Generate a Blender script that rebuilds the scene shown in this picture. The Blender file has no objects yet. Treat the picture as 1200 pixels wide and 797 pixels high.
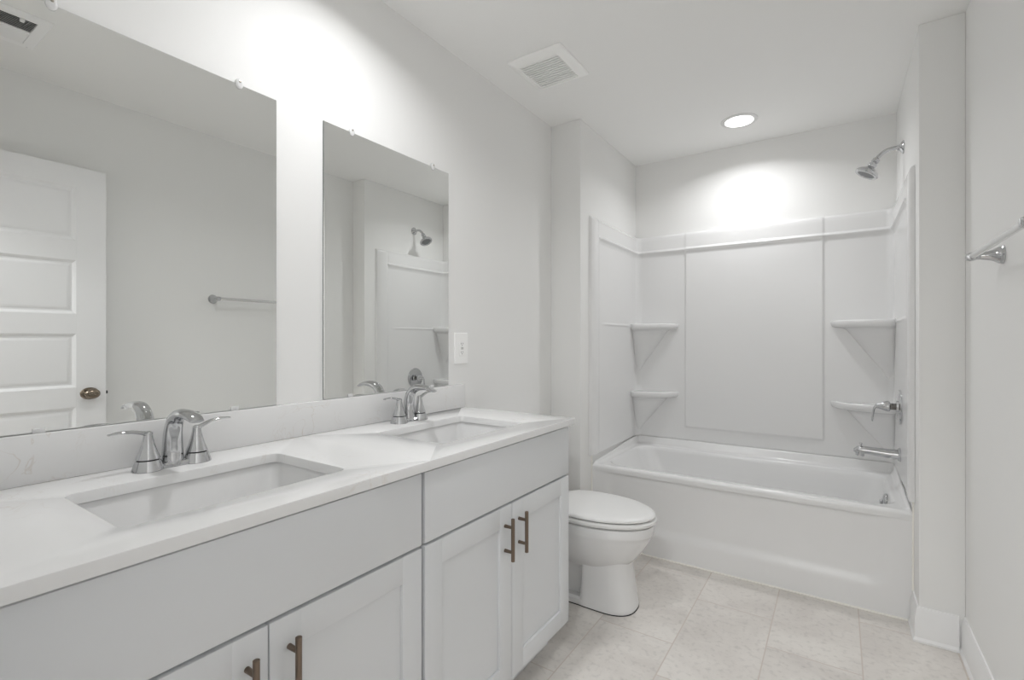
import bpy, bmesh, math, random
from mathutils import Vector, Matrix

# ------------------------------------------------------------------ camera, world, exposure
S = bpy.context.scene
COL = S.collection
PI = math.pi
cam_data = bpy.data.cameras.new('camera')
cam = bpy.data.objects.new('camera', cam_data)
COL.objects.link(cam)
cam.location = (1.4011, 0.0, 1.1896)
cam.rotation_euler = (PI/2, 0, 0.59)
cam_data.sensor_fit = 'HORIZONTAL'
cam_data.sensor_width = 36.0
cam_data.lens = 571.7/1200*36.0
cam_data.clip_start = 0.01
S.camera = cam

world = bpy.data.worlds.new('world'); S.world = world
world.use_nodes = True
world.node_tree.nodes['Background'].inputs[0].default_value = (0.8, 0.85, 0.9, 1)
world.node_tree.nodes['Background'].inputs[1].default_value = 0.3

S.view_settings.view_transform = 'Standard'
S.view_settings.look = 'None'
S.view_settings.gamma = 1.0
S.view_settings.use_curve_mapping = False
S.view_settings.exposure = 0.09
S.cycles.use_denoising = True
S.cycles.max_bounces = 20
S.cycles.diffuse_bounces = 16
S.cycles.glossy_bounces = 8
S.cycles.transmission_bounces = 8
S.cycles.caustics_reflective = True
S.cycles.blur_glossy = 1.0
S.cycles.caustics_refractive = False
S.cycles.sample_clamp_indirect = 6.0

TUB_LIGHT = 4.45        # watts of the downlight over the tub
ROOM_LIGHT = 5.7       # watts of the downlight in front of the vanity
LENS_GLOW = 6.0        # emission of the two downlight lenses
BEAM = 147             # full beam angle of the downlights in degrees
HALL_FILL = 66.0       # emission of the added, unseen fill lamp in the hallway

# ------------------------------------------------------------------ room dimensions (metres)
W, H = 1.803, 2.44              # room width, ceiling height
YB = 0.055                      # rear wall (with the doorway)
YW = 2.503                      # wing walls in front of the tub
XL, XR = 0.19, 1.665            # tub alcove sides
L = 3.412                       # alcove back wall
YT = 2.65                       # tub front
ZC = 0.891                      # counter top

# ------------------------------------------------------------------ materials
def lin(c):
    c = c/255.0
    return c/12.92 if c <= 0.04045 else ((c+0.055)/1.055)**2.4
def rgb(r, g, b): return (lin(r), lin(g), lin(b), 1)

def mat(name, col, rough=0.5, metal=0.0, spec=0.5, coat=0.0, bump=0.0, bscale=300, vary=0.0):
    m = bpy.data.materials.new(name); m.use_nodes = True
    nt = m.node_tree; b = nt.nodes['Principled BSDF']
    b.inputs['Base Color'].default_value = col
    b.inputs['Roughness'].default_value = rough
    b.inputs['Metallic'].default_value = metal
    b.inputs['Specular IOR Level'].default_value = spec
    b.inputs['Coat Weight'].default_value = coat
    b.inputs['Coat Roughness'].default_value = 0.05
    tc = nt.nodes.new('ShaderNodeTexCoord')
    nz = nt.nodes.new('ShaderNodeTexNoise'); nz.inputs['Scale'].default_value = bscale
    nt.links.new(tc.outputs['Object'], nz.inputs['Vector'])
    if vary > 0:
        mx = nt.nodes.new('ShaderNodeMix'); mx.data_type = 'RGBA'
        mx.inputs[6].default_value = tuple(c*(1-vary) for c in col[:3])+(1,)
        mx.inputs[7].default_value = tuple(min(1, c*(1+vary)) for c in col[:3])+(1,)
        nt.links.new(nz.outputs['Fac'], mx.inputs[0])
        nt.links.new(mx.outputs[2], b.inputs['Base Color'])
    if bump > 0:
        bp = nt.nodes.new('ShaderNodeBump'); bp.inputs['Strength'].default_value = bump
        bp.inputs['Distance'].default_value = 0.001
        nt.links.new(nz.outputs['Fac'], bp.inputs['Height'])
        nt.links.new(bp.outputs['Normal'], b.inputs['Normal'])
    return m

M_wall = mat('wall_paint', rgb(237, 237, 236), 0.75, bump=0.12, bscale=260, spec=0.3)
M_ceil = mat('ceiling_paint', rgb(244, 244, 243), 0.85, bump=0.15, bscale=220, spec=0.2)
M_trim = mat('trim_paint', rgb(236, 236, 236), 0.35, bump=0.04, bscale=90)
M_cab = mat('cabinet_paint', rgb(218, 220, 222), 0.38, bump=0.04, bscale=120)
M_door = mat('door_paint', rgb(236, 236, 237), 0.4, bump=0.04, bscale=120)
M_acryl = mat('tub_acrylic', rgb(231, 231, 231), 0.24, coat=0.25, bump=0.02, bscale=40)
M_porc = mat('porcelain', rgb(226, 226, 226), 0.09, coat=0.5)
M_bright = mat('bright_white_plastic', rgb(251, 251, 250), 0.35)
M_plast = mat('white_plastic', rgb(230, 230, 229), 0.3)
M_grille = mat('white_painted_steel', rgb(248, 248, 248), 0.4)
M_dark = mat('dark_recess', rgb(46, 46, 46), 0.8)
M_gap = mat('shadow_gap', rgb(70, 70, 70), 0.8)
M_chrome = mat('chrome', (0.58, 0.585, 0.595, 1), 0.06, metal=1.0)
M_nickel = mat('satin_nickel', rgb(176, 168, 158), 0.32, metal=1.0)
M_bronze = mat('brushed_bronze', rgb(128, 114, 102), 0.34, metal=1.0, bump=0.05, bscale=400)
M_knob = mat('antique_nickel', rgb(142, 130, 116), 0.22, metal=1.0)
M_caulk = mat('caulk', rgb(240, 238, 232), 0.5)
M_blackgap = mat('black_gap_fill', rgb(30, 30, 30), 0.7)  # plain black for joints and for the shade between seat and lid

def mirror_mat():
    m = bpy.data.materials.new('silvered_mirror'); m.use_nodes = True
    b = m.node_tree.nodes['Principled BSDF']
    b.inputs['Base Color'].default_value = (0.87, 0.88, 0.865, 1)
    b.inputs['Metallic'].default_value = 1.0
    b.inputs['Roughness'].default_value = 0.0
    return m
M_mirror = mirror_mat()
M_edge = mat('mirror_edge_glass', rgb(116, 122, 120), 0.15)

def clear_mat():
    m = bpy.data.materials.new('clear_plastic'); m.use_nodes = True
    b = m.node_tree.nodes['Principled BSDF']
    b.inputs['Base Color'].default_value = (0.97, 0.97, 0.97, 1)
    b.inputs['Roughness'].default_value = 0.15
    b.inputs['Transmission Weight'].default_value = 0.25
    b.inputs['IOR'].default_value = 1.45
    return m
M_clear = clear_mat()

def emit_mat(name, strength, col=(1, 0.99, 0.98, 1)):
    m = bpy.data.materials.new(name); m.use_nodes = True
    nt = m.node_tree
    for n in list(nt.nodes):
        if n.type == 'BSDF_PRINCIPLED': nt.nodes.remove(n)
    e = nt.nodes.new('ShaderNodeEmission')
    e.inputs[0].default_value = col; e.inputs[1].default_value = strength
    nt.links.new(e.outputs[0], nt.nodes['Material Output'].inputs[0])
    return m

def quartz_mat():
    m = mat('white_quartz', rgb(236, 236, 234), 0.12, coat=0.2)
    nt = m.node_tree; b = nt.nodes['Principled BSDF']
    tc = nt.nodes.new('ShaderNodeTexCoord')
    n1 = nt.nodes.new('ShaderNodeTexNoise'); n1.inputs['Scale'].default_value = 7; n1.inputs['Detail'].default_value = 8
    n1.inputs['Distortion'].default_value = 1.6
    n2 = nt.nodes.new('ShaderNodeTexNoise'); n2.inputs['Scale'].default_value = 5; n2.inputs['Detail'].default_value = 3
    nt.links.new(tc.outputs['Object'], n1.inputs['Vector']); nt.links.new(tc.outputs['Object'], n2.inputs['Vector'])
    # thin broken veins: where noise 1 is close to one half, only in patches of noise 2
    sub = nt.nodes.new('ShaderNodeMath'); sub.operation = 'SUBTRACT'; sub.inputs[1].default_value = 0.5
    ab = nt.nodes.new('ShaderNodeMath'); ab.operation = 'ABSOLUTE'
    mr = nt.nodes.new('ShaderNodeMapRange'); mr.inputs[1].default_value = 0.0; mr.inputs[2].default_value = 0.010
    mr.inputs[3].default_value = 1.0; mr.inputs[4].default_value = 0.0
    m2 = nt.nodes.new('ShaderNodeMapRange'); m2.inputs[1].default_value = 0.5; m2.inputs[2].default_value = 0.68
    mul = nt.nodes.new('ShaderNodeMath'); mul.operation = 'MULTIPLY'
    nt.links.new(n1.outputs['Fac'], sub.inputs[0]); nt.links.new(sub.outputs[0], ab.inputs[0])
    nt.links.new(ab.outputs[0], mr.inputs[0]); nt.links.new(n2.outputs['Fac'], m2.inputs[0])
    nt.links.new(mr.outputs[0], mul.inputs[0]); nt.links.new(m2.outputs[0], mul.inputs[1])
    mx = nt.nodes.new('ShaderNodeMix'); mx.data_type = 'RGBA'
    mx.inputs[6].default_value = rgb(231, 231, 231); mx.inputs[7].default_value = rgb(217, 212, 207)
    nt.links.new(mul.outputs[0], mx.inputs[0]); nt.links.new(mx.outputs[2], b.inputs['Base Color'])
    return m
M_quartz = quartz_mat()

def tile_mat():
    m = mat('floor_tile', rgb(200, 194, 188), 0.42)
    nt = m.node_tree; b = nt.nodes['Principled BSDF']; N = nt.nodes; K = nt.links
    def math_(op, a, bb=None):
        n = N.new('ShaderNodeMath'); n.operation = op
        if hasattr(a, 'links'): K.new(a, n.inputs[0])
        else: n.inputs[0].default_value = a
        if bb is not None:
            if hasattr(bb, 'links'): K.new(bb, n.inputs[1])
            else: n.inputs[1].default_value = bb
        return n.outputs[0]
    tc = N.new('ShaderNodeTexCoord'); sx = N.new('ShaderNodeSeparateXYZ')
    K.new(tc.outputs['Object'], sx.inputs[0])
    tw, tl, g = 0.306, 0.6096, 0.0019
    u = math_('DIVIDE', math_('SUBTRACT', sx.outputs[0], 0.249-3*tw), tw)
    r = math_('FLOOR', u)
    fu = math_('FRACT', u)
    v = math_('DIVIDE', math_('SUBTRACT', math_('SUBTRACT', sx.outputs[1], 1.536-3*0.4-5*tl), math_('MULTIPLY', r, 0.40)), tl)
    fv = math_('FRACT', v); cv = math_('FLOOR', v)
    eu = math_('MULTIPLY', math_('MINIMUM', fu, math_('SUBTRACT', 1.0, fu)), tw)
    ev = math_('MULTIPLY', math_('MINIMUM', fv, math_('SUBTRACT', 1.0, fv)), tl)
    e = math_('MINIMUM', eu, ev)
    mr = N.new('ShaderNodeMapRange'); K.new(e, mr.inputs[0])
    mr.inputs[1].default_value = g*0.7; mr.inputs[2].default_value = g*1.5
    # each tile its own offset into the stone pattern
    cb = N.new('ShaderNodeCombineXYZ')
    K.new(math_('ADD', sx.outputs[0], math_('MULTIPLY', r, 3.7)), cb.inputs[0])
    K.new(math_('ADD', sx.outputs[1], math_('MULTIPLY', cv, 5.3)), cb.inputs[1])
    n1 = N.new('ShaderNodeTexNoise'); n1.inputs['Scale'].default_value = 3.2; n1.inputs['Detail'].default_value = 8
    n1.inputs['Roughness'].default_value = 0.62; n1.inputs['Distortion'].default_value = 0.8
    n2 = N.new('ShaderNodeTexNoise'); n2.inputs['Scale'].default_value = 46; n2.inputs['Detail'].default_value = 5
    K.new(cb.outputs[0], n1.inputs['Vector']); K.new(cb.outputs[0], n2.inputs['Vector'])
    cr = N.new('ShaderNodeValToRGB')
    cr.color_ramp.elements[0].position = 0.35; cr.color_ramp.elements[0].color = rgb(209, 204, 199)
    cr.color_ramp.elements[1].position = 0.65; cr.color_ramp.elements[1].color = rgb(226, 222, 217)
    K.new(n1.outputs['Fac'], cr.inputs[0])
    m2 = N.new('ShaderNodeMapRange'); K.new(n2.outputs['Fac'], m2.inputs[0])
    m2.inputs[1].default_value = 0.3; m2.inputs[2].default_value = 0.48
    m2.inputs[3].default_value = 0.86; m2.inputs[4].default_value = 1.0
    vm = N.new('ShaderNodeMix'); vm.data_type = 'RGBA'; vm.blend_type = 'MULTIPLY'; vm.inputs[0].default_value = 1
    K.new(cr.outputs[0], vm.inputs[6])
    cc = N.new('ShaderNodeCombineColor')
    for i in range(3): K.new(m2.outputs[0], cc.inputs[i])
    K.new(cc.outputs[0], vm.inputs[7])
    gm = N.new('ShaderNodeMix'); gm.data_type = 'RGBA'
    gm.inputs[6].default_value = rgb(203, 193, 185)
    K.new(mr.outputs[0], gm.inputs[0]); K.new(vm.outputs[2], gm.inputs[7])
    K.new(gm.outputs[2], b.inputs['Base Color'])
    bp = N.new('ShaderNodeBump'); bp.inputs['Strength'].default_value = 0.25; bp.inputs['Distance'].default_value = 0.001
    K.new(mr.outputs[0], bp.inputs['Height']); K.new(bp.outputs['Normal'], b.inputs['Normal'])
    return m
M_tile = tile_mat()

# ------------------------------------------------------------------ mesh helpers
def rrect(x0, x1, y0, y1, r, n=8):
    """rounded rectangle in plan, 4*(n+1) points counter-clockwise"""
    r = min(r, (x1-x0)/2-1e-5, (y1-y0)/2-1e-5)
    out = []
    for cx, cy, a0 in ((x1-r, y1-r, 0), (x0+r, y1-r, PI/2), (x0+r, y0+r, PI), (x1-r, y0+r, 1.5*PI)):
        for i in range(n+1):
            a = a0 + PI/2*i/n
            out.append((cx+r*math.cos(a), cy+r*math.sin(a)))
    return out

def frame(d):
    d = Vector(d).normalized()
    up = Vector((0, 0, 1)) if abs(d.z) < 0.95 else Vector((0, 1, 0))
    a = d.cross(up).normalized(); b = a.cross(d).normalized()
    return d, a, b

class MB:
    def __init__(s): s.bm = bmesh.new()
    def box(s, x0, x1, y0, y1, z0, z1, bev=0.0, seg=2):
        t = bmesh.new()
        bmesh.ops.create_cube(t, size=1)
        for v in t.verts:
            v.co = Vector(((x0+x1)/2+v.co.x*(x1-x0), (y0+y1)/2+v.co.y*(y1-y0), (z0+z1)/2+v.co.z*(z1-z0)))
        if bev > 0:
            bmesh.ops.bevel(t, geom=list(t.edges), offset=bev, segments=seg, affect='EDGES', profile=0.5)
        s.merge(t); return s
    def merge(s, t, mtx=None):
        if mtx is not None: bmesh.ops.transform(t, matrix=mtx, verts=t.verts)
        me = bpy.data.meshes.new('tmp'); t.to_mesh(me); t.free()
        s.bm.from_mesh(me); bpy.data.meshes.remove(me)
    def loft(s, rings, closed=True, cap0=False, cap1=False):
        vs = [[s.bm.verts.new(Vector(p)) for p in r] for r in rings]
        n = len(vs[0])
        for a, b in zip(vs[:-1], vs[1:]):
            for i in range(n if closed else n-1):
                j = (i+1) % n
                try: s.bm.faces.new((a[i], a[j], b[j], b[i]))
                except ValueError: pass
        if cap0: s.bm.faces.new(list(reversed(vs[0])))
        if cap1: s.bm.faces.new(vs[-1])
        return s
    def lathe(s, o, d, prof, n=28, sx=1.0, sy=1.0, cap0=True, cap1=True, phase=0.0):
        """prof: (distance along d, radius)"""
        o = Vector(o); d, a, b = frame(d)
        rings = []
        for t, r in prof:
            rings.append([o+d*t+a*(max(r, 1e-5)*sx*math.cos(2*PI*i/n+phase))+b*(max(r, 1e-5)*sy*math.sin(2*PI*i/n+phase)) for i in range(n)])
        return s.loft(rings, True, cap0, cap1)
    def tube(s, pts, rad, n=14, flat=None, up=None):
        """rad: number or list; flat: list of (width, height) factors"""
        pts = [Vector(p) for p in pts]
        if not isinstance(rad, (list, tuple)): rad = [rad]*len(pts)
        rings = []; prev = None
        for i, p in enumerate(pts):
            d = (pts[min(i+1, len(pts)-1)]-pts[max(i-1, 0)]).normalized()
            if prev is None:
                if up is not None:
                    b = (Vector(up)-d*Vector(up).dot(d)).normalized(); a = d.cross(b)
                else: _, a, b = frame(d)
            else:
                b = (prev-d*prev.dot(d)).normalized(); a = d.cross(b)
            prev = b
            fw, fh = flat[i] if flat else (1, 1)
            rings.append([p+a*(rad[i]*fw*math.cos(2*PI*k/n))+b*(rad[i]*fh*math.sin(2*PI*k/n)) for k in range(n)])
        return s.loft(rings, True, True, True)
    def grid(s, P):
        vs = [[s.bm.verts.new(Vector(p)) for p in r] for r in P]
        for a, b in zip(vs[:-1], vs[1:]):
            for i in range(len(a)-1):
                s.bm.faces.new((a[i], a[i+1], b[i+1], b[i]))
        return s
    def quad(s, *ps):
        s.bm.faces.new([s.bm.verts.new(Vector(p)) for p in ps]); return s
    def build(s, name, m, parent=None, angle=35, recalc=True, bevel=0):
        bm = s.bm
        bmesh.ops.remove_doubles(bm, verts=bm.verts, dist=1e-5)
        if recalc: bmesh.ops.recalc_face_normals(bm, faces=bm.faces)
        root = parent
        while root is not None and root.parent is not None: root = root.parent
        if root is not None:
            bmesh.ops.translate(bm, verts=bm.verts, vec=-root.location)
        me = bpy.data.meshes.new(name); bm.to_mesh(me); bm.free()
        me.materials.append(m)
        for p in me.polygons: p.use_smooth = True
        me.set_sharp_from_angle(angle=math.radians(angle))
        o = bpy.data.objects.new(name, me); COL.objects.link(o)
        if parent is not None: o.parent = parent
        return o

def smooth_curve(pts, n=8):
    """Catmull-Rom through points"""
    P = [Vector(p) for p in pts]; P = [P[0]*2-P[1]]+P+[P[-1]*2-P[-2]]
    out = []
    for i in range(1, len(P)-2):
        for k in range(n):
            t = k/n
            a, b, c, d = P[i-1], P[i], P[i+1], P[i+2]
            out.append(0.5*((2*b)+(c-a)*t+(2*a-5*b+4*c-d)*t*t+(3*b-a-3*c+d)*t**3))
    out.append(P[-2]); return out
def interp(xs, ys, x):
    if x <= xs[0]: return ys[0]
    for i in range(1, len(xs)):
        if x <= xs[i]:
            t = (x-xs[i-1])/(xs[i]-xs[i-1]); return ys[i-1]+(ys[i]-ys[i-1])*t
    return ys[-1]
def sstep(a, b, x):
    t = min(1, max(0, (x-a)/(b-a))); return t*t*(3-2*t)

def thing(name, label, cat, loc, group=None):
    o = bpy.data.objects.new(name, None); COL.objects.link(o)
    o.location = loc; o.empty_display_size = 0.1
    o['label'] = label; o['category'] = cat; o['kind'] = 'thing'
    if group: o['group'] = group
    return o
def struct(o, label=None, cat=None):
    o['kind'] = 'structure'
    if label: o['label'] = label
    if cat: o['category'] = cat
    return o
def dup(root, loc, label):
    """a copy of a thing with its parts and sub-parts"""
    r = root.copy(); COL.objects.link(r); r.location = loc; r['label'] = label
    def kids(src, dst):
        for ch in list(src.children):
            c = ch.copy(); COL.objects.link(c); c.parent = dst; kids(ch, c)
    kids(root, r)
    return r

# ------------------------------------------------------------------ room shell
T = 0.11
HX0, HX1, HY = -0.6, 2.7, -1.5      # hallway behind the doorway
DX0, DX1, DZ = 0.92, 1.735, 2.045   # doorway opening
o = MB().box(-T, W+T, YB-0.12, L+T, -0.06, 0).build('floor', M_tile)
struct(o, 'pale beige stone look tile floor of the bathroom', 'floor')
o = MB().box(-T, W+T, YB-0.12, L+T, H, H+0.08).build('ceiling', M_ceil)
struct(o, 'flat off white painted bathroom ceiling', 'ceiling')
o = MB().box(-T, 0, YB-0.12, L+T, 0, H).build('wall_left', M_wall)
struct(o, 'light grey wall behind the vanity and mirrors', 'wall')
o = MB().box(W, W+T, YB-0.12, L+T, 0, H).build('wall_right', M_wall)
struct(o, 'light grey wall on the right with the towel bar', 'wall')
o = MB().box(0, W, L, L+T, 0, H).build('wall_back', M_wall)
struct(o, 'light grey wall above the tub at the far end', 'wall')
o = MB().box(0, XL, YW, L, 0, H, 0.004).build('wall_alcove_left', M_wall)
struct(o, 'light grey wing wall left of the tub beside the toilet', 'wall')
o = MB().box(XR, W, YW, L, 0, H, 0.004).build('wall_alcove_right', M_wall)
struct(o, 'light grey wing wall right of the tub carrying the shower fittings', 'wall')
o = (MB().box(0, DX0, YB-0.12, YB, 0, H).box(DX1, W, YB-0.12, YB, 0, H).box(DX0, DX1, YB-0.12, YB, DZ, H)
     ).build('wall_front', M_wall)
struct(o, 'light grey wall around the doorway behind the viewer', 'wall')
# hallway
hall = MB()
hall.box(HX0-0.1, HX0, HY, YB-0.12, 0, H); hall.box(HX1, HX1+0.1, HY, YB-0.12, 0, H)
hall.box(HX0-0.1, HX1+0.1, HY-0.1, HY, 0, H)
hall.box(HX0, -T, YB-0.22, YB-0.12, 0, H); hall.box(W+T, HX1, YB-0.22, YB-0.12, 0, H)
o = hall.build('wall_hallway', M_wall); struct(o, 'light grey hallway walls beyond the doorway', 'wall')
o = MB().box(HX0, HX1, HY, YB-0.12, -0.06, 0).build('floor_hallway', mat('hall_floor', rgb(170, 160, 150), 0.5))
struct(o, 'hallway floor beyond the doorway', 'floor')
o = MB().box(HX0, HX1, HY, YB-0.12, H, H+0.08).build('ceiling_hallway', M_ceil)
struct(o, 'hallway ceiling beyond the doorway', 'ceiling')

# baseboards: profile (offset from wall, height)
BH = 0.135
BPROF = [(0, 0), (0.020, 0), (0.020, 0.008), (0.014, 0.018), (0.0135, 0.098), (0.010, 0.107), (0.0095, 0.122), (0.005, BH), (0, BH)]
def baseboard(name, path, label):
    """path in plan with the room on the left-hand side of the travel direction"""
    P = [Vector((x, y)) for x, y in path]
    rings = []
    for i, p in enumerate(P):
        ds = []
        if i > 0: ds.append((P[i]-P[i-1]).normalized())
        if i < len(P)-1: ds.append((P[i+1]-P[i]).normalized())
        ns = [Vector((-d.y, d.x)) for d in ds]
        n = sum(ns, Vector((0, 0)))
        if len(ns) == 2: n = n/(1+ns[0].dot(ns[1]))
        rings.append([(p.x+n.x*o_, p.y+n.y*o_, z) for o_, z in BPROF])
    mb = MB().loft(rings, True, True, True)
    return struct(mb.build(name, M_trim, angle=25), label, 'baseboard')
baseboard('baseboard_right', [(W, 0.10), (W, YW-0.0), ], 'white baseboard along the right wall under the towel bar')
baseboard('baseboard_alcove_right', [(W-0.02, YW), (XR, YW), (XR, YT-0.006)], 'short white baseboard wrapping the right wing wall')
baseboard('baseboard_alcove_left', [(XL, YT-0.006), (XL, YW), (0.02, YW)], 'short white baseboard on the left wing wall behind the toilet')
baseboard('baseboard_left', [(0, YW), (0, 1.70)], 'white baseboard behind the toilet on the left wall')
baseboard('baseboard_front', [(0.57, YB), (0.855, YB)], 'white baseboard beside the doorway')

# door casing
cs = MB()
for x0, x1 in ((DX0-0.062, DX0), (DX1, DX1+0.062)):
    cs.box(x0, x1, YB, YB+0.014, 0, DZ+0.062, 0.004)
cs.box(DX0-0.062, DX1+0.062, YB, YB+0.014, DZ, DZ+0.062, 0.004)
cs.box(DX0, DX0+0.012, YB-0.12, YB, 0, DZ); cs.box(DX1-0.012, DX1, YB-0.12, YB, 0, DZ)
cs.box(DX0, DX1, YB-0.12, YB, DZ-0.012, DZ)
struct(cs.build('trim_1', M_trim), 'white painted casing and jamb of the doorway', 'door trim')

# ------------------------------------------------------------------ open door against the right wall (seen in the big mirror)
def make_door():
    x0, x1 = 1.700, 1.735; y0, y1 = 0.098, 0.911; z0, z1 = 0.008, 2.035
    r = bpy.data.objects.new('door_1', None); COL.objects.link(r); r.location = (x1, y0, 0)
    r['label'] = 'white five panel door standing open against the right wall, seen in the mirror'
    r['category'] = 'door'; r['kind'] = 'structure'
    st = 0.118
    zs = [z0+0.235]
    panels = []
    ph = (z1-0.10-zs[0]-4*0.098)/5
    z = zs[0]
    for i in range(5): panels.append((z, z+ph)); z += ph+0.098
    mb = MB()
    # core, stiles and rails
    mb.box(x0+0.010, x1-0.010, y0+0.01, y1-0.01, z0+0.01, z1-0.01)
    mb.box(x0, x1, y0, y0+st, z0, z1, 0.0015); mb.box(x0, x1, y1-st, y1, z0, z1, 0.0015)
    edges = [(z0, panels[0][0])]+[(panels[i][1], panels[i+1][0]) for i in range(4)]+[(panels[4][1], z1)]
    for a, b in edges: mb.box(x0, x1, y0+st-0.0005, y1-st+0.0005, a, b, 0.0008)
    # moulded sticking: sloped frame then raised field
    for a, b in panels:
        for sgn, xf, xc in ((1, x0, x0+0.010), (-1, x1, x1-0.010)):
            def R(i, x): return [(x, y0+st+i, a+i), (x, y1-st-i, a+i), (x, y1-st-i, b-i), (x, y0+st+i, b-i)]
            mb.loft([R(0, xf+sgn*0.001), R(0.006, xf+sgn*0.004), R(0.012, xf+sgn*0.0095), R(0.020, xf+sgn*0.0095),
                     R(0.030, xf+sgn*0.0055), R(0.036, xf+sgn*0.005)], True, False, True)
    slab = mb.build('slab', M_door, r, angle=20)
    yk, zk = y1-0.066, 0.925
    kb = MB()
    for sgn, xf in ((-1, x0), (1, x1)):
        kb.lathe((xf, yk, zk), (sgn, 0, 0), [(0, 0.032), (0.004, 0.032), (0.008, 0.028), (0.010, 0.013), (0.024, 0.011), (0.028, 0.016),
                 (0.033, 0.024), (0.041, 0.027), (0.049, 0.0245), (0.055, 0.017), (0.058, 0.006), (0.0585, 0.0)], 28, 1.18, 0.92)
    k = kb.build('door_knob', M_knob, r); k['label'] = 'oval antique nickel knob'
    MB().box(x0+0.006, x1-0.006, y1-0.001, y1+0.0015, zk-0.028, zk+0.028, 0.0005).box(x0+0.011, x1-0.011, y1+0.001, y1+0.010, zk-0.008, zk+0.008, 0.002).build('latch', M_dark, r)
    for zh in (0.24, 1.03, 1.82):
        MB().lathe((x1+0.0, y0-0.004, zh-0.045), (0, 0, 1), [(0, 0.006), (0.09, 0.006)], 12).box(x0+0.004, x1, y0-0.002, y0, zh-0.045, zh+0.045).build('hinge', M_nickel, r)
make_door()

# ------------------------------------------------------------------ bathtub
def make_tub():
    x0, x1, y0, y1 = XL+0.004, XR-0.004, YT, L-0.013
    zr, zs = 0.46, 0.513
    t = thing('bathtub', 'white alcove bathtub with a smooth panelled apron at the far end', 'bathtub', ((x0+x1)/2, y0, 0))
    n = 10
    ring = lambda i, r: rrect(x0+i, x1-i, y0+i, y1-i, r, n)
    up = lambda y: sstep(y0+0.005, y0+0.06, y)
    rings = []
    rings.append([(x, y, 0.425) for x, y in ring(0, 0.006)])
    rings.append([(x, y, 0.446+(zs-0.446-0.002)*up(y)) for x, y in ring(-0.003, 0.008)])
    rings.append([(x, y, 0.455+(zs-0.455)*up(y)) for x, y in ring(0.0, 0.010)])
    rings.append([(x, y, zr+(zs-zr)*up(y)) for x, y in ring(0.006, 0.012)])
    rings.append([(x, y, zr+(zs-zr)*0.85*up(y)) for x, y in ring(0.012, 0.014)])
    rings.append([(x, y, zr+0.012*up(y)) for x, y in ring(0.020, 0.018)])
    rings.append([(x, y, zr+0.002*up(y)) for x, y in ring(0.028, 0.022)])
    ax0, ax1, ay0, ay1 = x0+0.062, x1-0.055, y0+0.070, y1-0.066
    def inner(dx0, dx1, dy0, dy1, r, z): return [(x, y, z) for x, y in rrect(ax0+dx0, ax1-dx1, ay0+dy0, ay1-dy1, r, n)]
    rings.append(inner(-0.014, -0.014, -0.014, -0.014, 0.10, zr))
    rings.append(inner(-0.006, -0.006, -0.006, -0.006, 0.10, zr-0.002))
    rings.append(inner(0, 0, 0, 0, 0.10, zr-0.009))
    rings.append(inner(0.012, 0.004, 0.004, 0.004, 0.10, zr-0.03))
    rings.append(inner(0.060, 0.016, 0.018, 0.016, 0.11, 0.33))
    rings.append(inner(0.120, 0.034, 0.034, 0.032, 0.12, 0.20))
    rings.append(inner(0.165, 0.055, 0.055, 0.052, 0.12, 0.125))
    rings.append(inner(0.220, 0.095, 0.095, 0.090, 0.11, 0.10))
    rings.append(inner(0.30, 0.17, 0.17, 0.16, 0.08, 0.095))
    MB().loft(rings, True, False, True).build('basin', M_acryl, t, angle=60)
    # front apron with a shallow pressed-in field
    xs = [x0+(x1-x0)*i/90 for i in range(91)]
    zz = [0.0+0.432*i/60 for i in range(61)]
    def dep(x, z):
        # rounded-rectangle field, distance inside
        cx, hx = (x0+x1)/2, (x1-x0)/2-0.075
        zb, r = 0.112, 0.09
        qx = abs(x-cx)-(hx-r); qz = (zb+r)-z
        d = math.hypot(max(qx, 0), max(qz, 0)) - r if (qx > 0 or qz > 0) else max(qx, qz)-r
        return 0.016*sstep(-0.004, 0.050, -d)*(1-0.55*sstep(0.26, 0.43, z))
    P = [[(x, y0+0.001+dep(x, z), z) for x in xs] for z in zz]
    MB().grid(P).build('apron', M_acryl, t, angle=60)
    # caulk line along the floor
    MB().tube([(x0, y0-0.001, 0.003), (x1, y0-0.001, 0.003)], 0.0045, 8).build('caulk_bead', M_caulk, t)
    for xa in (x0-0.0015, x1+0.0015):
        MB().tube([(xa, y0+0.001, 0.002), (xa, y0+0.001, 0.512)], 0.0042, 8).build('caulk_bead', M_caulk, t)
    # overflow plate on the drain end and drain
    zo = 0.395; xo = ax1-0.0105; yo = (ay0+ay1)/2
    ov = MB().lathe((xo, yo, zo), (-1, 0, 0.08), [(0, 0.037), (0.004, 0.037), (0.010, 0.033), (0.013, 0.026), (0.014, 0.012), (0.0145, 0)], 28)
    ov.box(xo-0.026, xo-0.013, yo-0.006, yo+0.006, zo-0.022, zo+0.004, 0.003)
    k = ov.build('overflow_plate', M_chrome, t); k['label'] = 'round chrome overflow plate'
    MB().lathe((ax1-0.27, yo, 0.094), (0, 0, 1), [(0, 0.034), (0.003, 0.034), (0.005, 0.028), (0.004, 0.020), (0.012, 0.018), (0.014, 0)], 24).build('drain', M_chrome, t)
make_tub()

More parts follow.
